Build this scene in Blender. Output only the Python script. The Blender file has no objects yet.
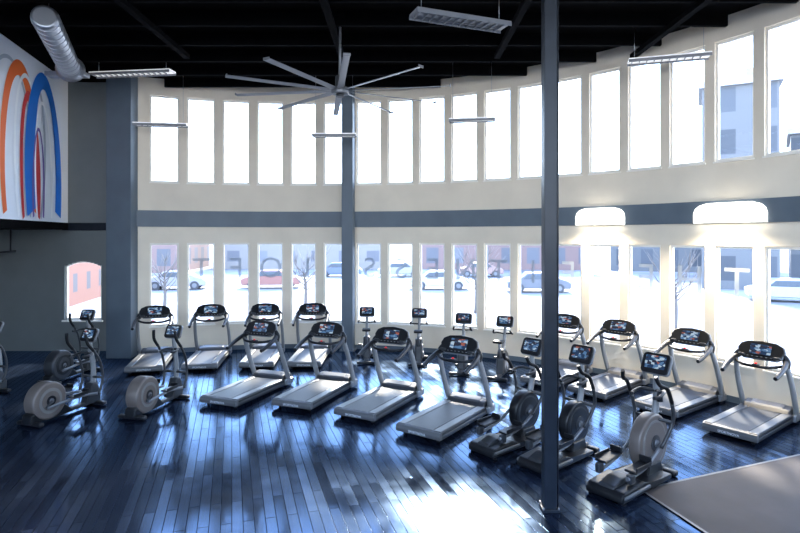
import bpy, bmesh, math, random
from mathutils import Vector, Matrix, Euler
random.seed(4)
scene = bpy.context.scene
COL = scene.collection
H=3.7; F=550.0; HZ=236.0

# ------------------------------------------------------------ materials
def mat(name, col, rough=0.5, metal=0.0, emit=None, es=0.0, spec=0.5, coat=0.0):
    m=bpy.data.materials.new(name); m.use_nodes=True
    b=m.node_tree.nodes['Principled BSDF']
    b.inputs['Base Color'].default_value=(*col,1)
    b.inputs['Roughness'].default_value=rough
    b.inputs['Metallic'].default_value=metal
    b.inputs['Specular IOR Level'].default_value=spec
    b.inputs['Coat Weight'].default_value=coat
    if emit:
        b.inputs['Emission Color'].default_value=(*emit,1)
        b.inputs['Emission Strength'].default_value=es
    return m
def noisy(m, scale=3.0, amt=0.15, bump=0.0, bscale=60):
    nt=m.node_tree; b=nt.nodes['Principled BSDF']
    c=b.inputs['Base Color'].default_value[:]
    tc=nt.nodes.new('ShaderNodeTexCoord'); n=nt.nodes.new('ShaderNodeTexNoise')
    n.inputs['Scale'].default_value=scale; n.inputs['Detail'].default_value=4
    r=nt.nodes.new('ShaderNodeValToRGB')
    r.color_ramp.elements[0].position=.3; r.color_ramp.elements[1].position=.7
    r.color_ramp.elements[0].color=(*[x*(1-amt) for x in c[:3]],1)
    r.color_ramp.elements[1].color=(*[min(1,x*(1+amt)) for x in c[:3]],1)
    nt.links.new(tc.outputs['Object'],n.inputs['Vector']); nt.links.new(n.outputs['Fac'],r.inputs['Fac'])
    nt.links.new(r.outputs['Color'],b.inputs['Base Color'])
    if bump:
        n2=nt.nodes.new('ShaderNodeTexNoise'); n2.inputs['Scale'].default_value=bscale
        nt.links.new(tc.outputs['Object'],n2.inputs['Vector'])
        bp=nt.nodes.new('ShaderNodeBump'); bp.inputs['Strength'].default_value=bump; bp.inputs['Distance'].default_value=.01
        nt.links.new(n2.outputs['Fac'],bp.inputs['Height']); nt.links.new(bp.outputs['Normal'],b.inputs['Normal'])
    return m

M_cream=noisy(mat('wall_cream',(0.70,0.62,0.50),.75),1.2,.05,.15)
M_frame=mat('window_frame_paint',(0.80,0.76,0.68),.45)
M_blue=noisy(mat('slate_blue_paint',(0.085,0.112,0.14),.5),2,.08)
M_grey=noisy(mat('grey_green_paint',(0.14,0.155,0.155),.7),1.5,.06,.15)
M_mural=mat('mural_white',(0.76,0.79,0.84),.5)
M_orange=mat('mural_orange',(0.80,0.15,0.03),.5)
M_red=mat('mural_red',(0.55,0.04,0.04),.5)
M_mblue=mat('mural_blue',(0.01,0.15,0.55),.5)
M_mgrey=mat('mural_grey',(0.40,0.45,0.52),.5)
M_mwh=mat('mural_bright_white',(0.86,0.88,0.9),.5)
M_mpur=mat('mural_purple',(0.16,0.10,0.34),.5)
M_ceil=noisy(mat('ceiling_black',(0.0008,0.0008,0.001),.9,spec=.03),4,.3)
M_joist=mat('joist_black',(0.0018,0.0018,0.0021),.9,spec=.05)
M_steel=noisy(mat('column_dark_steel',(0.011,0.015,0.022),.38,spec=.3),5,.2)
M_alu=mat('galvanised_duct',(0.34,0.36,0.39),.35,.9)
M_fan=mat('fan_blade_grey',(0.16,0.165,0.175),.4,.5)
M_lampw=mat('lamp_white',(0.7,0.72,0.75),.4,emit=(1,.98,.94),es=.5)
M_lampd=mat('lamp_unlit_grey',(0.22,0.225,0.235),.4)
M_lampg=mat('lamp_louvre',(0.2,0.21,0.23),.4)
M_blk=mat('black_plastic',(0.006,0.0065,0.008),.38,spec=.4)
M_rub=mat('black_rubber',(0.005,0.005,0.006),.6,spec=.3)
M_belt=noisy(mat('treadmill_belt',(0.013,0.015,0.02),.45,spec=.35),8,.2)
M_rail=mat('rail_grey',(0.10,0.103,0.108),.4,.2)
M_sil=mat('silver_paint',(0.18,0.187,0.20),.34,.35)
M_lgt=mat('light_grey_shell',(0.20,0.205,0.21),.4,.1)
M_dgr=mat('dark_grey_shell',(0.025,0.027,0.031),.4)
M_bei=mat('taupe_shell',(0.135,0.112,0.098),.4,.1)
M_ringg=mat('disc_ring_grey',(0.20,0.19,0.18),.4,.2)
M_redb=mat('red_button',(0.7,0.02,0.02),.4,emit=(1,.03,.02),es=.4)
M_mark=mat('white_mark',(0.75,0.77,0.8),.5)
M_sunpatch=mat('sun_patch_glow',(0.9,0.88,0.82),.4,emit=(1,.95,.85),es=6.0)  # glow stands in for sunlight hitting the wall
M_mat=noisy(mat('rubber_mat_brown',(0.050,0.040,0.038),.6,spec=.2),1.3,.2,.1)

def vinyl_mat():
    m=bpy.data.materials.new('frosted_vinyl_letter'); m.use_nodes=True; nt=m.node_tree; nt.nodes.clear()
    o=nt.nodes.new('ShaderNodeOutputMaterial'); mx=nt.nodes.new('ShaderNodeMixShader')
    t=nt.nodes.new('ShaderNodeBsdfTransparent'); d=nt.nodes.new('ShaderNodeBsdfDiffuse'); d.inputs[0].default_value=(.36,.38,.41,1)
    mx.inputs[0].default_value=.6
    t.inputs[0].default_value=(.75,.78,.82,1)
    nt.links.new(t.outputs[0],mx.inputs[1]); nt.links.new(d.outputs[0],mx.inputs[2]); nt.links.new(mx.outputs[0],o.inputs[0])
    return m
M_vinyl=vinyl_mat()

def screen_mat():
    m=mat('console_screen',(0.01,0.01,0.012),.15)
    nt=m.node_tree; b=nt.nodes['Principled BSDF']
    tc=nt.nodes.new('ShaderNodeTexCoord')
    oi=nt.nodes.new('ShaderNodeObjectInfo')
    mp=nt.nodes.new('ShaderNodeMapping'); mp.inputs['Scale'].default_value=(5,5,3)
    add=nt.nodes.new('ShaderNodeVectorMath'); add.operation='ADD'
    mul=nt.nodes.new('ShaderNodeMath'); mul.operation='MULTIPLY'; mul.inputs[1].default_value=37
    nt.links.new(oi.outputs['Random'],mul.inputs[0])
    nt.links.new(tc.outputs['Generated'],mp.inputs['Vector'])
    nt.links.new(mp.outputs['Vector'],add.inputs[0]); nt.links.new(mul.outputs[0],add.inputs[1])
    v=nt.nodes.new('ShaderNodeTexVoronoi'); v.distance='CHEBYCHEV'; v.inputs['Scale'].default_value=1
    nt.links.new(add.outputs[0],v.inputs['Vector'])
    r=nt.nodes.new('ShaderNodeValToRGB'); r.color_ramp.interpolation='CONSTANT'
    es=r.color_ramp.elements; es[0].color=(.02,.05,.12,1); es[1].position=.35; es[1].color=(.1,.22,.42,1)
    e=es.new(.55); e.color=(.5,.65,.8,1); e=es.new(.75); e.color=(.03,.03,.05,1); e=es.new(.93); e.color=(.4,.12,.08,1)
    sp=nt.nodes.new('ShaderNodeSeparateColor'); nt.links.new(v.outputs['Color'],sp.inputs[0])
    nt.links.new(sp.outputs[0],r.inputs['Fac'])
    nt.links.new(r.outputs['Color'],b.inputs['Emission Color']); b.inputs['Emission Strength'].default_value=.8
    return m
M_scr=screen_mat()

def floor_mat():
    m=mat('dark_wood_floor',(0.012,0.013,0.017),.9,spec=0)
    nt=m.node_tree; b=nt.nodes['Principled BSDF']; L=nt.links.new; outn=nt.nodes['Material Output']
    tc=nt.nodes.new('ShaderNodeTexCoord'); mp=nt.nodes.new('ShaderNodeMapping')
    mp.inputs['Rotation'].default_value=(0,0,math.radians(-107))
    L(tc.outputs['Object'],mp.inputs['Vector'])
    br=nt.nodes.new('ShaderNodeTexBrick')
    br.inputs['Scale'].default_value=1; br.inputs['Brick Width'].default_value=1.6; br.inputs['Row Height'].default_value=.14
    br.offset=.37; br.offset_frequency=2
    br.inputs['Mortar Size'].default_value=.006; br.inputs['Mortar Smooth'].default_value=.2
    br.inputs['Color1'].default_value=(0,0,0,1); br.inputs['Color2'].default_value=(1,1,1,1)
    br.inputs['Mortar'].default_value=(0,0,0,1); br.inputs['Bias'].default_value=0
    L(mp.outputs['Vector'],br.inputs['Vector'])
    bw=nt.nodes.new('ShaderNodeSeparateColor'); L(br.outputs['Color'],bw.inputs[0])
    mpg=nt.nodes.new('ShaderNodeMapping'); mpg.inputs['Scale'].default_value=(2,40,1); L(mp.outputs['Vector'],mpg.inputs['Vector'])
    ng=nt.nodes.new('ShaderNodeTexNoise'); ng.inputs['Scale'].default_value=1.5; ng.inputs['Detail'].default_value=4; L(mpg.outputs['Vector'],ng.inputs['Vector'])
    ag=nt.nodes.new('ShaderNodeMath'); ag.operation='MULTIPLY_ADD'; ag.inputs[1].default_value=.5; L(bw.outputs[0],ag.inputs[0])
    hg=nt.nodes.new('ShaderNodeMath'); hg.operation='MULTIPLY'; hg.inputs[1].default_value=.6; L(ng.outputs['Fac'],hg.inputs[0]); L(hg.outputs[0],ag.inputs[2])
    rp=nt.nodes.new('ShaderNodeValToRGB'); rp.color_ramp.elements[0].color=(.0015,.0025,.006,1); rp.color_ramp.elements[1].color=(.012,.017,.030,1)
    L(ag.outputs[0],rp.inputs['Fac']); L(rp.outputs['Color'],b.inputs['Base Color'])
    n=nt.nodes.new('ShaderNodeTexNoise'); n.inputs['Scale'].default_value=.8; n.inputs['Detail'].default_value=6; n.inputs['Roughness'].default_value=.65
    L(mp.outputs['Vector'],n.inputs['Vector'])
    mr=nt.nodes.new('ShaderNodeMapRange'); mr.inputs[1].default_value=.35; mr.inputs[2].default_value=.65
    mr.inputs[3].default_value=.05; mr.inputs[4].default_value=.17
    L(n.outputs['Fac'],mr.inputs[0])
    rr=nt.nodes.new('ShaderNodeMath'); rr.operation='MULTIPLY_ADD'; rr.inputs[1].default_value=.08; L(bw.outputs[0],rr.inputs[0]); L(mr.outputs[0],rr.inputs[2])
    mp2=nt.nodes.new('ShaderNodeMapping'); mp2.inputs['Scale'].default_value=(.7,3,1); L(mp.outputs['Vector'],mp2.inputs['Vector'])
    n2=nt.nodes.new('ShaderNodeTexNoise'); n2.inputs['Scale'].default_value=1.4; n2.inputs['Detail'].default_value=2; L(mp2.outputs['Vector'],n2.inputs['Vector'])
    s=nt.nodes.new('ShaderNodeMath'); s.operation='MULTIPLY_ADD'; s.inputs[1].default_value=-.15
    L(br.outputs['Fac'],s.inputs[0]); L(n2.outputs['Fac'],s.inputs[2])
    bp=nt.nodes.new('ShaderNodeBump'); bp.inputs['Strength'].default_value=.18; bp.inputs['Distance'].default_value=.01
    L(s.outputs[0],bp.inputs['Height']); L(bp.outputs['Normal'],b.inputs['Normal'])
    g=nt.nodes.new('ShaderNodeBsdfGlossy'); g.inputs['Color'].default_value=(.46,.66,1,1)  # blue sky sheen tinted into the gloss colour
    L(rr.outputs[0],g.inputs['Roughness']); L(bp.outputs['Normal'],g.inputs['Normal'])
    fr=nt.nodes.new('ShaderNodeFresnel'); fr.inputs['IOR'].default_value=1.58; L(bp.outputs['Normal'],fr.inputs['Normal'])
    vm=nt.nodes.new('ShaderNodeMapRange'); vm.inputs[1].default_value=0; vm.inputs[2].default_value=1.0; vm.inputs[3].default_value=.62; vm.inputs[4].default_value=1.1
    L(ag.outputs[0],vm.inputs[0])
    inv=nt.nodes.new('ShaderNodeMath'); inv.operation='MULTIPLY_ADD'; inv.inputs[1].default_value=-.8; inv.inputs[2].default_value=1.0; L(br.outputs['Fac'],inv.inputs[0])
    mu=nt.nodes.new('ShaderNodeMath'); mu.operation='MULTIPLY'; L(fr.outputs[0],mu.inputs[0]); L(vm.outputs[0],mu.inputs[1])
    mu2=nt.nodes.new('ShaderNodeMath'); mu2.operation='MULTIPLY'; L(mu.outputs[0],mu2.inputs[0]); L(inv.outputs[0],mu2.inputs[1])
    mx=nt.nodes.new('ShaderNodeMixShader'); L(mu2.outputs[0],mx.inputs[0]); L(b.outputs[0],mx.inputs[1]); L(g.outputs[0],mx.inputs[2])
    L(mx.outputs[0],outn.inputs['Surface'])
    return m
M_floor=floor_mat()

def glass_mat():
    m=bpy.data.materials.new('window_glass'); m.use_nodes=True; nt=m.node_tree; nt.nodes.clear()
    o=nt.nodes.new('ShaderNodeOutputMaterial'); mx=nt.nodes.new('ShaderNodeMixShader')
    t=nt.nodes.new('ShaderNodeBsdfTransparent'); g=nt.nodes.new('ShaderNodeBsdfGlossy')
    t.inputs[0].default_value=(.93,.97,1,1); g.inputs['Roughness'].default_value=.02
    mx.inputs[0].default_value=.04
    nt.links.new(t.outputs[0],mx.inputs[1]); nt.links.new(g.outputs[0],mx.inputs[2]); nt.links.new(mx.outputs[0],o.inputs[0])
    return m
M_glass=glass_mat()

def facade_mat(name, wall, win, bw, bh, ms):
    m=mat(name,wall,.7); nt=m.node_tree; b=nt.nodes['Principled BSDF']
    tc=nt.nodes.new('ShaderNodeTexCoord')
    sep=nt.nodes.new('ShaderNodeSeparateXYZ'); cmb=nt.nodes.new('ShaderNodeCombineXYZ'); add=nt.nodes.new('ShaderNodeMath')
    nt.links.new(tc.outputs['Object'],sep.inputs[0]); nt.links.new(sep.outputs[0],add.inputs[0]); nt.links.new(sep.outputs[1],add.inputs[1])
    nt.links.new(add.outputs[0],cmb.inputs[0]); nt.links.new(sep.outputs[2],cmb.inputs[1])
    br=nt.nodes.new('ShaderNodeTexBrick'); br.offset=0
    br.inputs['Scale'].default_value=1; br.inputs['Brick Width'].default_value=bw; br.inputs['Row Height'].default_value=bh
    br.inputs['Mortar Size'].default_value=ms
    br.inputs['Color1'].default_value=(*win,1); br.inputs['Color2'].default_value=(*[w*1.5 for w in win],1); br.inputs['Mortar'].default_value=(*wall,1)
    nt.links.new(cmb.outputs[0],br.inputs['Vector']); nt.links.new(br.outputs['Color'],b.inputs['Base Color'])
    return m

# ------------------------------------------------------------ mesh builder
class B:
    def __init__(s): s.bm=bmesh.new(); s.mats=[]
    def _i(s,m):
        if m not in s.mats: s.mats.append(m)
        return s.mats.index(m)
    def merge(s,t,m,smooth=None):
        i=s._i(m)
        for f in t.faces:
            f.material_index=i
            f.smooth = (len(f.verts)<=4) if smooth is None else smooth
        bmesh.ops.recalc_face_normals(t,faces=t.faces[:])
        me=bpy.data.meshes.new('tmp'); t.to_mesh(me); s.bm.from_mesh(me); bpy.data.meshes.remove(me); t.free()
    def box(s,c,sz,m,bev=.01,rot=(0,0,0)):
        t=bmesh.new()
        M=Matrix.Translation(c)@Euler(rot).to_matrix().to_4x4()@Matrix.Diagonal((*sz,1))
        bmesh.ops.create_cube(t,size=1,matrix=M)
        bv=min(bev,min(sz)*.45)
        if bv>0: bmesh.ops.bevel(t,geom=t.edges[:],offset=bv,segments=2,profile=.5,affect='EDGES')
        s.merge(t,m,False)
    def cyl(s,p0,p1,r,m,r2=None,seg=20,bev=0):
        t=bmesh.new(); p0=Vector(p0); p1=Vector(p1); d=p1-p0
        M=Matrix.Translation((p0+p1)/2)@d.to_track_quat('Z','Y').to_matrix().to_4x4()
        bmesh.ops.create_cone(t,cap_ends=True,segments=seg,radius1=r,radius2=(r if r2 is None else r2),depth=d.length,matrix=M)
        if bev:
            ed=[e for e in t.edges if any(len(f.verts)>4 for f in e.link_faces)]
            bmesh.ops.bevel(t,geom=ed,offset=bev,segments=3,profile=.5,affect='EDGES')
        s.merge(t,m)
    def tube(s,pts,r,m,seg=10,sub=5,flat=1.0):
        P=[Vector(p) for p in pts]
        if len(P)>2:
            out=[]
            for i in range(len(P)-1):
                a=P[max(i-1,0)];b=P[i];c=P[i+1];d=P[min(i+2,len(P)-1)]
                for k in range(sub):
                    u=k/sub
                    out.append(.5*((2*b)+(-a+c)*u+(2*a-5*b+4*c-d)*u*u+(-a+3*b-3*c+d)*u**3))
            out.append(P[-1]); P=out
        t=bmesh.new(); rings=[]; n=len(P)
        up=None
        for i,p in enumerate(P):
            d=(P[min(i+1,n-1)]-P[max(i-1,0)]).normalized()
            if up is None:
                up=Vector((1,0,0)) if abs(d.x)<.9 else Vector((0,0,1))
            up=(up-d*up.dot(d)).normalized(); sd=d.cross(up)
            rr=r if not isinstance(r,(list,tuple)) else r[0]+(r[1]-r[0])*i/(n-1)
            rings.append([t.verts.new(p+up*math.cos(2*math.pi*k/seg)*rr+sd*math.sin(2*math.pi*k/seg)*rr*flat) for k in range(seg)])
        for i in range(n-1):
            for k in range(seg):
                t.faces.new((rings[i][k],rings[i][(k+1)%seg],rings[i+1][(k+1)%seg],rings[i+1][k]))
        t.faces.new(rings[0][::-1]); t.faces.new(rings[-1])
        s.merge(t,m)
    def prism(s,prof,x0,x1,m,bev=.01):   # profile in (y,z), extruded along x
        t=bmesh.new(); a=[t.verts.new((x0,y,z)) for y,z in prof]; b=[t.verts.new((x1,y,z)) for y,z in prof]; n=len(prof)
        t.faces.new(a); t.faces.new(b[::-1])
        for i in range(n): t.faces.new((a[i],b[i],b[(i+1)%n],a[(i+1)%n]))
        if bev: bmesh.ops.bevel(t,geom=t.edges[:],offset=bev,segments=2,profile=.5,affect='EDGES',clamp_overlap=True)
        s.merge(t,m,False)
    def plate(s,out,th,m,loc,rx=0,off=0,bev=.008): # outline in (x,z); front faces -y
        t=bmesh.new(); n=len(out)
        a=[t.verts.new((x,off-th/2,z)) for x,z in out]; b=[t.verts.new((x,off+th/2,z)) for x,z in out]
        t.faces.new(a); t.faces.new(b[::-1])
        for i in range(n): t.faces.new((a[i],b[i],b[(i+1)%n],a[(i+1)%n]))
        if bev: bmesh.ops.bevel(t,geom=t.edges[:],offset=bev,segments=2,profile=.5,affect='EDGES',clamp_overlap=True)
        bmesh.ops.transform(t,matrix=Matrix.Translation(loc)@Matrix.Rotation(rx,4,'X'),verts=t.verts[:])
        s.merge(t,m,False)
    def quad(s,pts,m):
        t=bmesh.new(); t.faces.new([t.verts.new(p) for p in pts]); s.merge(t,m,False)
    def mesh(s,name):
        me=bpy.data.meshes.new(name); s.bm.to_mesh(me); s.bm.free()
        for m in s.mats: me.materials.append(m)
        return me
def obj(name,me,parent=None,loc=(0,0,0)):
    o=bpy.data.objects.new(name,me); COL.objects.link(o); o.location=loc
    if parent: o.parent=parent
    return o
def empty(name,loc=(0,0,0),h=0,s=1):
    e=bpy.data.objects.new(name,None); COL.objects.link(e); e.location=loc; e.rotation_euler=(0,0,-math.radians(h)); e.scale=(s,s,s); e.empty_display_size=.2
    return e
def place(tpl,name,x,y,h,s=1.0,z=0):
    e=empty(name,(x,y,z),h,s)
    for n,me in tpl: obj(n,me,e)
    return e
def text_mesh(txt,size,m,extr=.002):
    cu=bpy.data.curves.new('t','FONT'); cu.body=txt; cu.size=size; cu.align_x='CENTER'; cu.align_y='CENTER'; cu.extrude=extr
    o=bpy.data.objects.new('t',cu); COL.objects.link(o)
    bpy.context.view_layer.update()
    me=bpy.data.meshes.new_from_object(o.evaluated_get(bpy.context.evaluated_depsgraph_get()))
    bpy.data.objects.remove(o); me.materials.clear(); me.materials.append(m)
    return me
def rrect(w,h,r=.03,n=4,arch=0):
    o=[]
    for cx,cz,a0 in ((w/2-r,h/2-r,0),(-w/2+r,h/2-r,90),(-w/2+r,-h/2+r,180),(w/2-r,-h/2+r,270)):
        for k in range(n+1):
            a=math.radians(a0+90*k/n); x=cx+r*math.cos(a); z=cz+r*math.sin(a)
            if z>0: z+=arch*(1-(2*x/w)**2)
            o.append((x,z))
    return o

# ------------------------------------------------------------ treadmill
def make_treadmill():
    T=[]
    b=B()
    b.prism([(0.03,.05),(0,.10),(0.02,.16),(1.7,.17),(2.14,.16),(2.17,.09),(2.1,.04)],-.44,.44,M_blk,.015)
    for sx in (-1,1):
        b.box((sx*.365,.86,.185),(.15,1.66,.045),M_rail,.015)
        b.box((sx*.435,1.0,.10),(.03,1.9,.05),M_dgr,.01)
        b.cyl((sx*.34,.12,.0),(sx*.34,.12,.06),.03,M_rub); b.cyl((sx*.34,1.95,.0),(sx*.34,1.95,.06),.035,M_rub)
    b.prism([(-.02,.07),(-.03,.13),(0,.185),(.07,.205),(.07,.07)],-.45,.45,M_rail,.012)
    b.prism([(1.62,.17),(1.74,.27),(1.92,.31),(2.08,.27),(2.18,.16),(2.18,.06),(1.62,.06)],-.41,.41,M_dgr,.03)
    b.prism([(1.66,.20),(1.76,.285),(1.92,.325),(1.92,.29),(1.7,.18)],-.28,.28,M_rail,.01)
    T.append(('deck',b.mesh('treadmill_deck')))
    b=B(); b.box((0,.86,.187),(.56,1.62,.03),M_belt,.012); b.cyl((-.27,.055,.165),(.27,.055,.165),.035,M_belt)
    T.append(('belt',b.mesh('treadmill_belt')))
    b=B()
    for sx in (-1,1):
        b.tube([(sx*.45,1.93,.10),(sx*.465,1.78,.42),(sx*.46,1.6,.82),(sx*.43,1.45,1.17)],[.048,.042],M_lgt,flat=1.5)
        b.box((sx*.45,1.9,.12),(.09,.3,.14),M_sil,.03)
    T.append(('uprights',b.mesh('treadmill_uprights')))
    b=B()
    for sx in (-1,1):
        b.tube([(sx*.39,1.50,1.24),(sx*.44,1.38,1.20),(sx*.46,1.15,1.12),(sx*.45,.92,1.04),(sx*.44,.84,1.02)],[.052,.036],M_blk)
        b.tube([(sx*.43,1.46,1.12),(sx*.44,1.48,1.24),(sx*.36,1.5,1.34)],.05,M_blk)
    b.tube([(-.44,1.40,1.17),(-.25,1.24,1.13),(0,1.20,1.12),(.25,1.24,1.13),(.44,1.40,1.17)],.028,M_blk)
    b.box((0,1.23,1.14),(.13,.09,.05),M_dgr,.015)
    b.cyl((0,1.22,1.155),(0,1.22,1.185),.022,M_redb)
    T.append(('handrails',b.mesh('treadmill_handrails')))
    b=B(); L=(0,1.47,1.37); rx=-.5
    lens=[(-.28,-.16),(.28,-.16),(.36,-.10),(.40,.02),(.36,.12),(.24,.18),(0,.205),(-.24,.18),(-.36,.12),(-.40,.02),(-.36,-.10)]
    b.plate([(x*1.03,z*1.05) for x,z in lens],.05,M_sil,L,rx,.025,.015)
    b.plate(lens,.04,M_blk,L,rx,-.01,.015)
    for i in range(6): b.plate([(x-.2+.08*i,z-.125) for x,z in rrect(.035,.012,.005,2)],.008,M_lgt,L,rx,-.033,0)
    for sx in (-1,1): b.box((sx*.3,1.38,1.28),(.12,.1,.05),M_dgr,.02,(rx,0,0))
    T.append(('console',b.mesh('treadmill_console')))
    b=B(); b.plate([(x,z+.025) for x,z in rrect(.36,.20,.012,2)],.008,M_scr,L,rx,-.035,0)
    T.append(('screen',b.mesh('treadmill_screen')))
    me=text_mesh('SPORTNOVA',.06,M_mark,.001)
    me2=me.copy()
    me.transform(Matrix.Translation((0,-.034,.115))@Matrix.Rotation(math.radians(90),4,'X'))
    T.append(('maker_name',me))
    me2.transform(Matrix.Translation((-.453,.5,.10))@Matrix.Rotation(math.radians(-90),4,'Z')@Matrix.Rotation(math.radians(90),4,'X'))
    T.append(('maker_name_side',me2))
    return T
TM=make_treadmill()

def console(b,L,w=.38,h=.28,rx=-.45):
    b.plate(rrect(w*1.06,h*1.06,.06,4,.03),.05,M_sil,L,rx,.025,.012)
    b.plate(rrect(w,h,.05,4,.03),.04,M_blk,L,rx,-.01,.01)
def scr(L,w,h,rx=-.45,dz=.02):
    b=B(); b.plate([(x,z+dz) for x,z in rrect(w,h,.01,2)],.008,M_scr,L,rx,-.034,0); return b.mesh('screen')

# ------------------------------------------------------------ elliptical, rear drive disc
def make_elliptical(M_shell,M_ring):
    T=[]; b=B()
    b.box((0,.85,.075),(.13,1.5,.07),M_dgr,.02); b.box((0,.1,.05),(.62,.11,.08),M_blk,.03); b.box((0,1.58,.05),(.62,.12,.08),M_blk,.03)
    b.prism([(0.0,.05),(.02,.22),(.2,.3),(.75,.28),(.95,.1),(.95,.05)],-.12,.12,M_blk,.03)
    b.prism([(1.3,.06),(1.36,.3),(1.46,.5),(1.58,.5),(1.68,.25),(1.68,.06)],-.1,.1,M_dgr,.03)
    T.append(('base',b.mesh('elliptical_base')))
    b=B(); c=(.42,.42)
    b.cyl((-.14,c[0],c[1]),(.14,c[0],c[1]),.37,M_shell,seg=40,bev=.04)
    for sx in (-1,1):
        b.cyl((sx*.13,*c),(sx*.148,*c),.25,M_ring,seg=32); b.cyl((sx*.14,*c),(sx*.156,*c),.19,M_shell,seg=32); b.cyl((sx*.15,*c),(sx*.165,*c),.10,M_blk); b.cyl((sx*.15,*c),(sx*.175,*c),.05,M_sil)
    T.append(('drive_housing',b.mesh('elliptical_drive')))
    b=B()
    for sx,a in ((-1,40),(1,220)):
        cy=c[0]+.17*math.cos(math.radians(a)); cz=c[1]+.17*math.sin(math.radians(a))
        b.tube([(sx*.19,*c),(sx*.19,cy,cz)],.026,M_dgr)
        b.tube([(sx*.22,cy,cz),(sx*.22,.95,.36+.1*(cz-c[1])),(sx*.24,1.45,.30)],.028,M_sil)
        py=.98; pz=.42+.3*(cz-c[1])
        b.box((sx*.22,py,pz),(.17,.38,.035),M_blk,.02); b.box((sx*.22,py+.19,pz+.04),(.17,.03,.09),M_blk,.01)
        b.box((sx*.22+sx*.08,py,pz+.03),(.015,.36,.05),M_blk,.005)
    T.append(('pedals',b.mesh('elliptical_pedals')))
    b=B()
    b.tube([(0,1.55,.3),(0,1.56,.8),(0,1.46,1.42)],[.055,.042],M_lgt,flat=1.2)
    for sx in (-1,1):
        b.cyl((0,1.54,.62),(sx*.28,1.54,.62),.028,M_dgr)
        b.tube([(sx*.27,1.45,.28),(sx*.28,1.54,.62),(sx*.29,1.46,1.0),(sx*.29,1.28,1.28)],.026,M_dgr)
        b.tube([(sx*.29,1.3,1.25),(sx*.28,1.16,1.42),(sx*.26,1.12,1.62)],.032,M_rub)
        b.tube([(0,1.48,1.15),(sx*.14,1.4,1.16),(sx*.19,1.22,1.14),(sx*.17,1.12,1.15)],.025,M_blk)
    T.append(('mast_and_arms',b.mesh('elliptical_mast')))
    b=B(); L=(0,1.45,1.54); console(b,L); T.append(('console',b.mesh('elliptical_console')))
    T.append(('screen',scr(L,.27,.18)))
    return T
EL=make_elliptical(M_bei,M_ringg); ELD=make_elliptical(M_dgr,M_blk)

# ------------------------------------------------------------ cross trainer, front drive disc
def make_cross(M_shell,M_ring,rr=1.0):
    T=[]; b=B()
    b.prism([(0,.03),(0,.1),(.06,.17),(.55,.2),(.7,.12),(1.35,.1),(1.35,.03)],-.28,.28,M_blk,.025)
    b.prism([(.02,.1),(.08,.2),(.3,.25),(.5,.24),(.62,.16)],-.12,.12,M_dgr,.02)
    for sx in (-1,1):
        b.box((sx*.29,.36,.11),(.04,.66,.05),M_rail,.02)
        b.cyl((sx*.25,.08,0),(sx*.25,.08,.05),.03,M_rub)
    b.box((0,1.5,.05),(.56,.12,.08),M_blk,.03)
    b.box((0,1.4,.08),(.14,.3,.08),M_dgr,.02)
    T.append(('base',b.mesh('cross_base')))
    b=B(); c=(1.2,.53)
    b.cyl((-.09,*c),(.09,*c),.42*rr,M_shell,seg=44,bev=.03)
    for sx in (-1,1):
        b.cyl((sx*.08,*c),(sx*.098,*c),.33*rr,M_ring,seg=36); b.cyl((sx*.09,*c),(sx*.104,*c),.30*rr,M_shell,seg=36)
        b.cyl((sx*.10,*c),(sx*.115,*c),.12,M_dgr,seg=28); b.cyl((sx*.11,*c),(sx*.14,*c),.05,M_sil)
    b.prism([(.95,.05),(1.0,.25),(1.35,.25),(1.42,.05)],-.12,.12,M_blk,.02)
    T.append(('drive_housing',b.mesh('cross_drive')))
    b=B()
    for sx,dy,dz in ((-1,0,.06),(1,.12,.0)):
        b.tube([(sx*.2,.25,.28),(sx*.2,.75,.33+dz),(sx*.17,1.18+dy*.8,.53+dz*2)],.026,M_sil)
        b.box((sx*.19,.42+dy,.37+dz),(.18,.40,.035),M_blk,.02,(.08,0,0)); b.box((sx*.19,.63+dy,.43+dz),(.18,.03,.1),M_blk,.01)
        b.box((sx*.28,.42+dy,.40+dz),(.015,.38,.06),M_blk,.005)
        b.box((sx*.2,.22+dy,.27+dz),(.08,.12,.14),M_dgr,.02)
    T.append(('pedals',b.mesh('cross_pedals')))
    b=B()
    b.tube([(0,1.3,.7),(0,1.42,1.05),(0,1.42,1.54)],[.055,.04],M_lgt,flat=1.2)
    b.cyl((-.31,1.34,.85),(.31,1.34,.85),.026,M_dgr)
    for sx in (-1,1):
        b.tube([(sx*.22,1.14,.5),(sx*.29,1.34,.85),(sx*.31,1.28,1.15)],.028,M_dgr)
        b.tube([(sx*.31,1.28,1.15),(sx*.31,1.14,1.38),(sx*.28,.98,1.46),(sx*.25,.92,1.58)],.03,M_rub)
        b.tube([(0,1.4,1.25),(sx*.17,1.3,1.27),(sx*.2,1.12,1.24),(sx*.17,1.02,1.24)],.025,M_blk)
    b.cyl((.1,1.34,1.12),(.1,1.34,1.28),.045,M_dgr)
    T.append(('mast_and_arms',b.mesh('cross_mast')))
    b=B(); L=(0,1.42,1.65); console(b,L,.42,.3); T.append(('console',b.mesh('cross_console')))
    T.append(('screen',scr(L,.31,.2)))
    return T
CR=make_cross(M_bei,M_ringg); CRD=make_cross(M_blk,M_dgr,.85)

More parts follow.
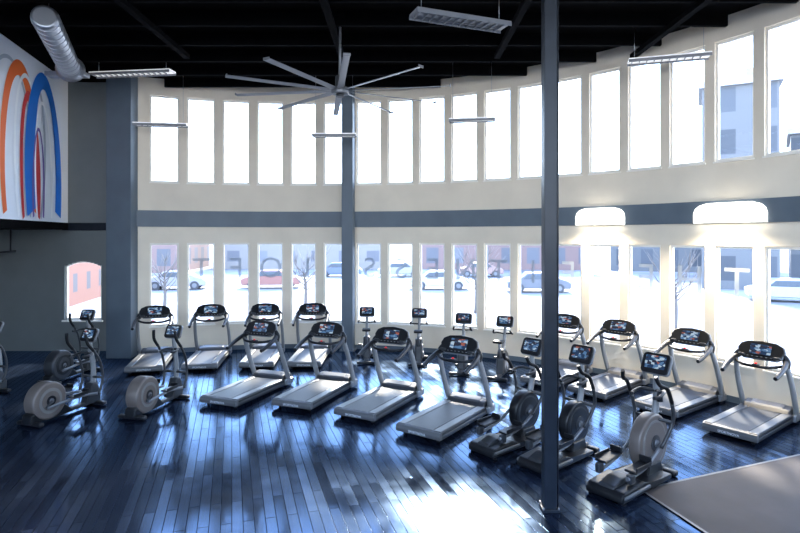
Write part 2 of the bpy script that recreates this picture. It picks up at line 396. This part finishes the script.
# ------------------------------------------------------------ exercise bike
def make_bike():
    T=[]; b=B()
    b.box((0,.05,.05),(.55,.1,.08),M_blk,.03); b.box((0,1.05,.05),(.55,.1,.08),M_blk,.03)
    b.box((0,.55,.08),(.14,1.0,.07),M_dgr,.02)
    b.prism([(.3,.08),(.36,.5),(.5,.72),(.66,.72),(.78,.55),(1.05,.4),(1.08,.12),(1.0,.08)],-.1,.1,M_dgr,.04)
    for sx in (-1,1): b.cyl((sx*.09,.62,.33),(sx*.12,.62,.33),.2,M_lgt,seg=28)
    T.append(('frame',b.mesh('bike_frame')))
    b=B()
    b.tube([(0,.42,.5),(0,.28,.92)],.035,M_sil)
    b.prism([(.08,.94),(.06,1.0),(.2,1.02),(.42,.99),(.46,.95),(.3,.92)],-.12,.12,M_rub,.035)
    for sx,a in ((-1,.12),(1,-.12)):
        b.tube([(sx*.12,.62,.33),(sx*.15,.62+a,.33+a)],.02,M_sil); b.box((sx*.21,.62+a,.33+a),(.1,.12,.03),M_rub,.01)
    T.append(('saddle_and_pedals',b.mesh('bike_saddle')))
    b=B()
    b.tube([(0,.66,.65),(0,.86,1.0),(0,.9,1.3)],[.05,.04],M_lgt)
    for sx in (-1,1): b.tube([(0,.88,1.08),(sx*.2,.84,1.1),(sx*.25,.66,1.12),(sx*.22,.55,1.2)],.024,M_rub)
    L=(0,.88,1.40); console(b,L,.44,.28)
    T.append(('mast_and_console',b.mesh('bike_mast')))
    T.append(('screen',scr(L,.30,.17)))
    return T
BK=make_bike()

for x,y,h,s in [(-3.92,11.85,21,1.06),(-2.30,11.65,21,1.06),(-.92,10.98,28,1.06),(.32,10.0,35,1.06),
              (5.98,10.0,52,1.03),(5.25,11.35,53,1.05),(4.25,12.55,48,1.05),(3.35,13.4,41,1.05),
              (-6.85,14.7,-14,1.06),(-5.47,15.0,-8,1.06),(-3.97,15.2,-5,1.06),(-2.67,15.25,0,1.06)]:
    place(TM,'treadmill',x,y,h,s)
for x,y,h in [(-7.22,10.6,18),(-5.42,11.0,12)]:
    place(EL,'elliptical_trainer',x,y,h)
place(ELD,'elliptical_trainer',-10.05,11.6,20); place(ELD,'elliptical_trainer',-8.75,13.6,8)
place(CRD,'cross_trainer',1.35,9.25,50); place(CRD,'cross_trainer',2.05,8.6,50); place(CR,'cross_trainer',2.85,7.7,52,1.03)
for x,y,h in [(-.97,15.8,-2),(.5,15.5,5),(1.55,14.5,15),(2.45,14.0,25)]:
    place(BK,'exercise_bike',x,y,h)

# ------------------------------------------------------------ room shell
CX,CY,R=-3.05,5.95,12.2
TH=.22; ZC=8.65
def P(th,r,z):
    a=math.radians(th); return (CX+r*math.sin(a),CY+r*math.cos(a),z)
def arc_box(b,t0,t1,z0,z1,r0,r1,m,step=1.3):
    n=max(1,int(round((t1-t0)/step))); t=bmesh.new(); rings=[]
    for i in range(n+1):
        th=t0+(t1-t0)*i/n
        rings.append([t.verts.new(P(th,r0,z0)),t.verts.new(P(th,r1,z0)),t.verts.new(P(th,r1,z1)),t.verts.new(P(th,r0,z1))])
    for i in range(n):
        for k in range(4): t.faces.new((rings[i][k],rings[i][(k+1)%4],rings[i+1][(k+1)%4],rings[i+1][k]))
    t.faces.new(rings[0]); t.faces.new(rings[-1][::-1]); b.merge(t,m,False)
def wstart(k): return 7.6+(4.95 if k>=0 else 5.1)*k
WW=3.95; KS=list(range(-6,16))
Z0,Z1,Z2,Z3=.86,3.48,5.39,8.13
TL=-25.0; TR=90.0
b=B()
arc_box(b,TL,TR,0,Z0,R,R+TH,M_cream); arc_box(b,TL,TR,Z1,Z2,R,R+TH,M_cream); arc_box(b,TL,TR,Z3,ZC,R,R+TH,M_cream)
prev=TL
for k in KS+[None]:
    s=TR if k is None else wstart(k)
    for za,zb in ((Z0,Z1),(Z2,Z3)): arc_box(b,prev,s,za,zb,R,R+TH,M_cream)
    if k is not None: prev=s+WW
obj('wall_curved',b.mesh('wall_curved'))
b=B(); arc_box(b,TL,TR,3.99,4.5,R-.07,R+.01,M_blue); obj('trim_band',b.mesh('trim_band'))
b=B(); arc_box(b,TL,TR,0,.14,R-.02,R+.01,M_blue); obj('baseboard_curved',b.mesh('baseboard_curved'))
wi=0
for (za,zb) in ((Z0,Z1),(Z2,Z3)):
    for k in KS:
        wi+=1; s=wstart(k); e=s+WW; fw=.24
        e0=empty(f'window_{wi}')
        b=B()
        arc_box(b,s,s+fw,za,zb,R+.06,R+.14,M_frame); arc_box(b,e-fw,e,za,zb,R+.06,R+.14,M_frame)
        arc_box(b,s+fw,e-fw,za,za+.06,R+.06,R+.14,M_frame); arc_box(b,s+fw,e-fw,zb-.06,zb,R+.06,R+.14,M_frame)
        arc_box(b,s-.1,e+.1,za-.035,za,R-.04,R+.06,M_frame)
        obj('frame',b.mesh('frame'),e0)
        b=B(); b.quad([P(s+fw,R+.1,za+.06),P(e-fw,R+.1,za+.06),P(e-fw,R+.1,zb-.06),P(s+fw,R+.1,zb-.06)],M_glass)
        obj('glass',b.mesh('glass'),e0)

# lettering on the glass, reads correctly from the street
e0=empty('window_lettering')
for k,ch in zip(range(-5,11),'TFOL SSENTIF EHT'):
    if ch==' ': continue
    me=text_mesh(ch,.95,M_vinyl,.0); th=wstart(k)+WW/2; a=math.radians(th); sn,cs=math.sin(a),math.cos(a)
    M=Matrix(((-cs,0,sn,0),(sn,0,cs,0),(0,1,0,0),(0,0,0,1)))
    me.transform(Matrix.Translation(P(th,R+.125,2.62))@M)
    obj('letter',me,e0)

# floor / ceiling outline
out=[(-14,-3),(CX+R+.15,-3)]+[P(t,R+.15,0)[:2] for t in range(90,-26,-3)]+[(-8.3,17.85),(-14,17.85)]
def slab(name,out,z0,z1,m):
    t=bmesh.new(); a=[t.verts.new((x,y,z0)) for x,y in out]; c=[t.verts.new((x,y,z1)) for x,y in out]; n=len(out)
    t.faces.new(a); t.faces.new(c[::-1])
    for i in range(n): t.faces.new((a[i],c[i],c[(i+1)%n],a[(i+1)%n]))
    b=B(); b.merge(t,m,False); return obj(name,b.mesh(name))
slab('floor',out,-.2,0,M_floor)
out2=[(-14.2,-3),(CX+R+.25,-3)]+[P(t,R+.25,0)[:2] for t in range(90,-26,-3)]+[(-8.3,17.95),(-14.2,17.95)]
slab('ceiling',out2,ZC,ZC+.2,M_ceil)
# joists
b=B()
for i in range(14):
    y=1.0+i*1.25
    x1=CX+math.sqrt(max(0,(R-.1)**2-max(0,y-CY)**2)) if y>CY else CX+R-.1
    x0=-9.3 if y<16.8 else -8.2
    if y>15: x0=max(x0,CX-math.sqrt(max(.1,(R-.1)**2-(y-CY)**2)))
    b.box(((x0+x1)/2,y,ZC-.14),(x1-x0,.09,.28),M_joist,0)
for x in (-5.5,-1.5,2.5,6.0):
    b.box((x,7.2,ZC-.32),(.14,14,.12),M_joist,0)
obj('trim_ceiling_joists',b.mesh('joists'))
# rubber mat area bottom right
slab('rubber_floor_mat',[(3.5,8.0),(6.76,9.28),(7.4,7.5),(7.8,4.0),(4.55,4.0)],.0,.012,M_mat)
b=B()
def bar(p,q,w=.02,z=.016):
    p=Vector(p);q=Vector(q);d=(q-p).normalized();n=Vector((-d.y,d.x))*w
    b.quad([(*(p-n),z),(*(q-n),z),(*(q+n),z),(*(p+n),z)],M_rail)
bar((3.5,8.0),(6.76,9.28)); bar((3.5,8.0),(4.55,4.0))
obj('trim_mat_edge',b.mesh('mat_edge'))

# walls right/left/back
b=B(); b.box((CX+R+TH/2,1.47,ZC/2),(TH,8.95,ZC),M_cream,0); obj('wall_right',b.mesh('wall_right'))
b=B(); b.box(((-14.2+CX+R+TH)/2,-3.1,1.6),(CX+R+TH+14.2,.2,3.2),M_grey,0)  # unseen low wall, added to cut light from the open back
for x in (-13.8,-8,-2,4,8.9): b.box((x,-3.1,ZC/2),(.4,.3,ZC),M_grey,0)
obj('wall_rear_light_block',b.mesh('wall_rear_light_block'))
b=B()
xa,xb,za,zb=-10.8,-9.6,1.0,2.72; YB=17.7
def wb(x0,x1,z0,z1,m=M_grey): b.box(((x0+x1)/2,YB+.1,(z0+z1)/2),(x1-x0,.2,z1-z0),m,0)
wb(-14,xa,0,ZC); wb(xb,-8.2,0,ZC); wb(xa,xb,0,za); 
n=10
for i in range(n):
    u0=xa+(xb-xa)*i/n; u1=xa+(xb-xa)*(i+1)/n; um=((u0+u1)/2-(xa+xb)/2)/((xb-xa)/2)
    wb(u0,u1,zb+.16*(1-um*um),ZC)
obj('wall_back',b.mesh('wall_back'))
e0=empty('window_arched')
b=B()
for x in (xa+.03,xb-.03): b.box((x,YB+.1,(za+zb)/2),(.06,.08,zb-za),M_frame,0)
b.box(((xa+xb)/2,YB+.1,za+.03),(xb-xa,.08,.06),M_frame,0); 
b.box(((xa+xb)/2,YB-.02,za-.03),(xb-xa+.1,.1,.05),M_frame,0)
b.tube([(xa,YB+.1,zb),((xa*3+xb)/4,YB+.1,zb+.12),((xa+xb)/2,YB+.1,zb+.16),((xa+xb*3)/4,YB+.1,zb+.12),(xb,YB+.1,zb)],.035,M_frame)
obj('frame',b.mesh('frame'),e0)
b=B(); b.quad([(xa,YB+.11,za),(xb,YB+.11,za),(xb,YB+.11,zb+.15),(xa,YB+.11,zb+.15)],M_glass); obj('glass',b.mesh('glass'),e0)
b=B(); b.box((-14.1,7.5,2.1),(.2,21,4.2),M_grey,0); obj('wall_left',b.mesh('wall_left'))
# mural wall
def mw(y): return -10.6+(17.3-y)*.218
b=B(); ya,yb=3.0,17.75
t=bmesh.new()
vs=[]
for z in (4.12,ZC):
    vs.append([t.verts.new((mw(ya),ya,z)),t.verts.new((mw(yb),yb,z)),t.verts.new((mw(yb)-.2,yb,z)),t.verts.new((mw(ya)-.2,ya,z))])
t.faces.new(vs[0]); t.faces.new(vs[1][::-1])
for k in range(4): t.faces.new((vs[0][k],vs[0][(k+1)%4],vs[1][(k+1)%4],vs[1][k]))
b.merge(t,M_mural,False); obj('wall_mural',b.mesh('wall_mural'))
slab('trim_mezzanine_slab',[(-14,3),(mw(3)+.05,3),(mw(17.7)+.05,17.7),(-14,17.7)],3.9,4.12,M_joist)
b=B(); b.box((-9.5,YB-.06,4.0),(2.6,.12,.24),M_steel,.005); obj('trim_back_ledge',b.mesh('ledge'))
# mural ribbons
e0=empty('wall_mural_painting')
def ring(cy,cz,sy,sz,w,m,off,tilt=0,w2=None):
    t=bmesh.new(); N=120; pr=None
    w2=w if w2 is None else w2
    for i in range(N+1):
        a=2*math.pi*i/N; q=[]; ww=w+(w2-w)*(.5-.5*math.cos(a-.6))
        for kk in (1,-1):
            y=(sy+kk*ww/2)*math.cos(a); z=(sz+kk*ww/2)*math.sin(a)
            y,z=y*math.cos(tilt)-z*math.sin(tilt), y*math.sin(tilt)+z*math.cos(tilt)
            q.append((cy+y,cz+z))
        ok=all(4.14<z<ZC-.05 and y<17.4 for y,z in q)
        cur=[t.verts.new((mw(y)+off,y,z)) for y,z in q] if ok else None
        if cur and pr: t.faces.new((pr[0],pr[1],cur[1],cur[0]))
        pr=cur
    for v in [v for v in t.verts if not v.link_faces]: t.verts.remove(v)
    b=B(); b.merge(t,m,False); obj('ribbon',b.mesh('ribbon'),e0)
ring(12.4,5.6,.8,2.5,.30,M_mpur,.005,.04)
ring(13.9,5.6,1.25,2.6,.10,M_mgrey,.007,.04)
ring(14.45,5.5,.95,2.6,.46,M_orange,.012,.03,.22)
ring(14.85,5.7,.72,2.3,.12,M_mwh,.014,.05)
ring(15.0,5.3,.50,2.2,.30,M_red,.016,.05,.14)
ring(15.3,5.8,.62,2.1,.14,M_mgrey,.018,-.05)
ring(15.95,5.5,.95,2.65,.40,M_mblue,.021,.05,.70)
ring(15.85,5.3,.55,2.2,.10,M_mwh,.023,.05)
ring(15.5,5.0,.35,1.7,.10,M_mpur,.025,.0)

# piers & columns
b=B(); b.box((-8.5,16.95,ZC/2),(.75,.7,ZC),M_blue,.01); obj('pier_column',b.mesh('pier'))
def steel_col(name,x,y,w,m,rz=0):
    b=B(); b.box((0,0,ZC/2),(w,w,ZC),m,.008); b.box((0,0,.02),(w*1.35,w*1.35,.04),m,.006)
    for sx in (-1,1):
        for sy in (-1,1): b.cyl((sx*w*.58,sy*w*.58,.03),(sx*w*.58,sy*w*.58,.065),.014,M_sil,seg=6)
    o=obj(name,b.mesh(name),None,(x,y,0)); o.rotation_euler=(0,0,rz)
steel_col('steel_column',2.02,7.45,.17,M_steel)
p=P(6.6,R-.25,0); steel_col('steel_column',p[0],p[1],.36,M_blue,-math.radians(6.6))
b=B(); b.cyl((0,0,0.0),(0,0,ZC),.012,M_dgr,seg=8); obj('electrical_conduit',b.mesh('conduit'),None,(2.13,7.42,0))

# duct
e0=empty('ventilation_duct')
b=B(); d0=Vector((-7.05,10.9,8.05)); d1=Vector((-8.3,13.8,7.95)); b.cyl(d0,d1,.25,M_alu,seg=28,bev=.06)
for i in range(12):
    q=d0.lerp(d1,(i+.5)/12); dd=(d1-d0).normalized()*.015; b.cyl(q-dd,q+dd,.262,M_alu,seg=28)
obj('pipe',b.mesh('duct_pipe'),e0)
b=B(); b.cyl(d1,d1+(d1-d0).normalized()*.2,.27,M_alu,.34,seg=28); b.box((-8.5,14.05,7.82),(1.0,.3,.12),M_alu,.02); obj('diffuser',b.mesh('duct_diffuser'),e0)
b=B()
for u in (.15,.55,.9):
    q=d0.lerp(d1,u); b.cyl((q.x,q.y,q.z),(q.x,q.y,ZC),.008,M_alu,seg=6)
obj('hangers',b.mesh('duct_hangers'),e0)

# ceiling fan
e0=empty('ceiling_fan',(-1.34,12.3,6.95))
b=B(); b.cyl((0,0,.1),(0,0,ZC-6.95),.03,M_fan,seg=12); b.cyl((0,0,ZC-7.07),(0,0,ZC-6.95),.14,M_joist); obj('rod',b.mesh('fan_rod'),e0)
b=B(); b.cyl((0,0,-.08),(0,0,.06),.2,M_fan,seg=28,bev=.02); b.cyl((0,0,.06),(0,0,.32),.11,M_dgr,seg=24,bev=.01); b.cyl((0,0,-.14),(0,0,-.08),.09,M_dgr,seg=20); obj('hub',b.mesh('fan_hub'),e0)
b=B()
for i in range(10):
    a=math.radians(i*36+9); t=bmesh.new()
    sec=[(-.075,0),(-.03,.013),(.04,.012),(.075,0),(.04,-.006),(-.04,-.004)]
    r0,r1=.16,2.45; A=[];C=[]
    for x,z in sec:
        A.append(t.verts.new((x,r0,z))); C.append(t.verts.new((x*.9,r1,z)))
    t.faces.new(A); t.faces.new(C[::-1])
    for k in range(6): t.faces.new((A[k],C[k],C[(k+1)%6],A[(k+1)%6]))
    bmesh.ops.transform(t,matrix=Matrix.Rotation(a,4,'Z')@Matrix.Rotation(.2,4,'Y'),verts=t.verts[:])
    b.merge(t,M_fan,False)
    b.box((-math.sin(a)*2.46,math.cos(a)*2.46,.01),(.14,.02,.05),M_fan,.004,(0,0,a))
obj('blades',b.mesh('fan_blades'),e0)

# hanging linear lights
def linear(p0,p1,z,w=.22,bm=None):
    bm=bm or M_lampw
    p0=Vector((*p0,z)); p1=Vector((*p1,z)); c=(p0+p1)/2; L=(p1-p0).length; a=math.atan2(p1.y-p0.y,p1.x-p0.x)
    e=empty('pendant_strip_light',c); e.rotation_euler=(0,0,a)
    b=B(); b.box((0,0,.05),(L,w,.05),bm,.01)
    for sy in (-1,1): b.box((0,sy*w/2,.01),(L,.012,.07),M_lampg,.002)
    for i in range(int(L/.16)): b.box((-L/2+.08+i*.16,0,0),(.01,w,.04),M_lampg,0)
    for sy in (-.25,.25): b.cyl((-L/2+.05,sy*w,.015),(L/2-.05,sy*w,.015),.016,bm,seg=8)
    obj('housing',b.mesh('strip_housing'),e)
    b=B()
    for sx in (-1,1): b.cyl((sx*L*.42,0,.07),(sx*L*.42,0,ZC-z),.005,M_alu,seg=6)
    obj('cables',b.mesh('strip_cables'),e)
linear((.25,10.3),(2.12,11.0),7.85,.42,M_lampd)
linear((5.35,12.9),(7.0,12.4),7.75,.34)
linear((-8.55,15.3),(-6.2,15.0),8.15,.34)
linear((-7.8,16.1),(-6.3,16.3),6.95,.24)
linear((-2.6,16.3),(-1.3,16.3),6.66,.24)
linear((1.36,15.2),(2.6,15.0),6.86,.24)

# added glowing domes and spots standing in for sunlight patches on the wall
def sun_patch(th,z,w,h):
    e=empty('wall_sun_patch'); b=B(); t=bmesh.new(); rings=[]; n=18
    for j,(f,zz) in enumerate(((1,0),(1.0,.45),(.96,.7),(.85,.88),(.62,1.0))):
        ring_=[]
        for i in range(n+1):
            a=math.pi*i/n; du=math.cos(a)*w/2*f; dr=math.sin(a)*.2*f
            tt=th+math.degrees(du/R); ring_.append(t.verts.new(P(tt,R-.08-dr,z+zz*h)))
        rings.append(ring_)
    for j in range(len(rings)-1):
        for i in range(n): t.faces.new((rings[j][i],rings[j][i+1],rings[j+1][i+1],rings[j+1][i]))
    t.faces.new(rings[-1]); b.merge(t,M_sunpatch,True); obj('patch_dome',b.mesh('sun_patch_dome'),e)
    b=B(); p=P(th,R-.08,z+.1); b.box(p,(.1,.1,.2),M_sil,.01); obj('patch_block',b.mesh('sun_patch_block'),e)
    ld=bpy.data.lights.new('sun_patch_spot','SPOT'); ld.energy=850; ld.color=(1,.85,.62); ld.spot_size=math.radians(150); ld.spot_blend=.9; ld.shadow_soft_size=.08  # added spot for the warm glow under the sunlight patch
    lo=bpy.data.objects.new('patch_spot',ld); COL.objects.link(lo); lo.parent=e; lo.location=P(th,R-.3,z-.02)
    lo.rotation_euler=(0,0,0)
sun_patch(43.8,4.0,1.35,.44)
sun_patch(58.8,4.0,1.6,.44)

e0=empty('wall_bracket_bar'); b=B(); b.tube([(-13.2,16.6,3.1),(-11.6,16.6,3.25)],.03,M_blk); b.tube([(-11.75,16.6,3.22),(-11.75,16.6,3.9)],.025,M_blk); b.tube([(-13.1,16.6,3.1),(-13.1,16.6,3.9)],.025,M_blk); obj('bar',b.mesh('bar'),e0)

# ------------------------------------------------------------ outside
M_gnd=noisy(mat('street_asphalt',(0.17,0.17,0.175),.85),.12,.45)
b=B(); b.quad([(-200,-60,-.35),(200,-60,-.35),(200,260,-.35),(-200,260,-.35)],M_gnd); obj('street_ground',b.mesh('street'))
M_walk=mat('sidewalk',(0.42,0.41,0.40),.85)
b=B(); arc_box(b,-40,88,-.34,-.22,R+.6,R+3.6,M_walk,3); obj('sidewalk',b.mesh('sidewalk'))
M_f1=facade_mat('facade_brick',(0.20,0.13,0.115),(0.10,0.10,0.11),3.0,3.4,.8)
M_f2=facade_mat('facade_grey',(0.12,0.122,0.125),(0.055,0.06,0.068),2.6,3.2,.7)
M_f3=facade_mat('facade_tan',(0.22,0.20,0.185),(0.11,0.11,0.12),3.4,3.2,1.0)
def building(x,y,w,d,h,rz,m):
    b=B(); b.box((0,0,h/2),(w,d,h),m,0); b.box((0,0,h+.2),(w+.5,d+.5,.5),M_walk,0)
    b.box((w*.2,0,h+1.0),(w*.2,d*.3,1.3),M_f3,0)
    o=obj('city_building',b.mesh('bldg'),None,(x,y,-.35)); o.rotation_euler=(0,0,rz)
building(-38,66,26,14,6.0,.1,M_f1); building(-12,74,20,14,5.5,0,M_f3); building(12,72,20,12,6.2,-.1,M_f1)
building(27,44,5,6,15.5,-.5,M_f2); building(37,47,6,8,12.5,-.6,M_f2); building(34,66,16,10,9,-.4,M_f2)
M_f4=facade_mat('facade_orange_brick',(0.17,0.07,0.05),(0.05,0.05,0.06),2.2,2.6,.8)
building(-23,34,7,8,3.9,.2,M_f4)
M_tyre=mat('tyre',(0.06,0.06,0.065),.8); M_cg=mat('car_glass',(0.09,0.105,0.12),.1)
def car(x,y,h,col):
    m=mat('car_paint',col,.3,.1,coat=.5); e=empty('parked_car',(x,y,-.35),h)
    b=B(); b.prism([(-2.2,.3),(-2.25,.75),(-1.9,.9),(-1.3,.95),(-.8,1.4),(.7,1.42),(1.3,.98),(2.0,.85),(2.25,.65),(2.2,.3)],-.88,.88,m,.06); obj('body',b.mesh('car_body'),e)
    b=B(); b.prism([(-1.15,.97),(-.78,1.33),(.66,1.35),(1.1,.98)],-.9,.9,M_cg,.02)
    obj('windows',b.mesh('car_windows'),e); b=B()
    for yy in (-1.4,1.4):
        for sx in (-1,1): b.cyl((sx*.7,yy,.33),(sx*.92,yy,.33),.33,M_tyre,seg=20); b.cyl((sx*.9,yy,.33),(sx*.93,yy,.33),.18,M_sil,seg=12)
    obj('wheels',b.mesh('car_wheels'),e)
for x,y,h,c in [(-17,42,80,(.3,.3,.32)),(-10,43,85,(.28,.13,.11)),(3,42,92,(.4,.4,.4)),(10,40,95,(.12,.13,.15)),(24,34,115,(.35,.37,.4)),(0,55,90,(.3,.3,.3)),(8,55,90,(.3,.2,.18)),(-6,55,90,(.12,.15,.2))]: car(x,y,h,c)
M_bark=mat('bark',(0.14,0.125,0.115),.9)
def tree(x,y,s):
    b=B(); b.tube([(0,0,0),(.05,0,1.2),(0,.05,2.2)],[.13,.08],M_bark)
    for i in range(14):
        a=i*2.4; z0=1.6+.1*i; L=1.0+.6*random.random(); ex=Vector((math.cos(a)*L,math.sin(a)*L,z0+1.1+random.random()*.5))
        b.tube([(0,0,z0*.9),(ex.x*.45,ex.y*.45,z0+.35),tuple(ex)],[.04,.012],M_bark,seg=5,sub=3)
        for j in range(4):
            b.tube([tuple(ex*.7+Vector((0,0,z0*.25))),(ex.x+random.uniform(-.5,.5),ex.y+random.uniform(-.5,.5),ex.z+random.uniform(0,.7))],[.015,.006],M_bark,seg=4)
    o=obj('bare_tree',b.mesh('tree'),None,(x,y,-.35)); o.scale=(s,s,s)
for x,y in [(-12,28),(-5,29),(4,29),(12,24)]: tree(x,y,.8)

# ------------------------------------------------------------ world / sun
w=bpy.data.worlds.new('World'); scene.world=w; w.use_nodes=True; nt=w.node_tree; bg=nt.nodes['Background']
tc=nt.nodes.new('ShaderNodeTexCoord'); sp=nt.nodes.new('ShaderNodeSeparateXYZ'); r=nt.nodes.new('ShaderNodeValToRGB')
nt.links.new(tc.outputs['Generated'],sp.inputs[0]); nt.links.new(sp.outputs[2],r.inputs['Fac']); nt.links.new(r.outputs['Color'],bg.inputs['Color'])
e=r.color_ramp.elements; e[0].position=0; e[0].color=(.84,.90,1,1); e[1].position=.7; e[1].color=(.38,.56,1,1)
x=e.new(.2); x.color=(.58,.76,1,1)
bg.inputs['Strength'].default_value=10.5
sl=bpy.data.lights.new('sun','SUN'); sl.energy=20; sl.color=(1,.90,.76); sl.angle=math.radians(4.5)
so=bpy.data.objects.new('sun',sl); COL.objects.link(so); so.rotation_euler=Vector((-.10,-.85,-.50)).to_track_quat('-Z','Y').to_euler(); so.location=(20,40,25)

# ------------------------------------------------------------ camera
cd=bpy.data.cameras.new('camera'); cam=bpy.data.objects.new('camera',cd); COL.objects.link(cam)
cam.location=(0,0,H); cam.rotation_euler=(math.radians(90),0,0)
cd.sensor_width=36; cd.lens=F/800*36; cd.shift_y=-(266.5-HZ)/800; cd.clip_end=600
scene.camera=cam
scene.view_settings.view_transform='Standard'; scene.view_settings.exposure=0
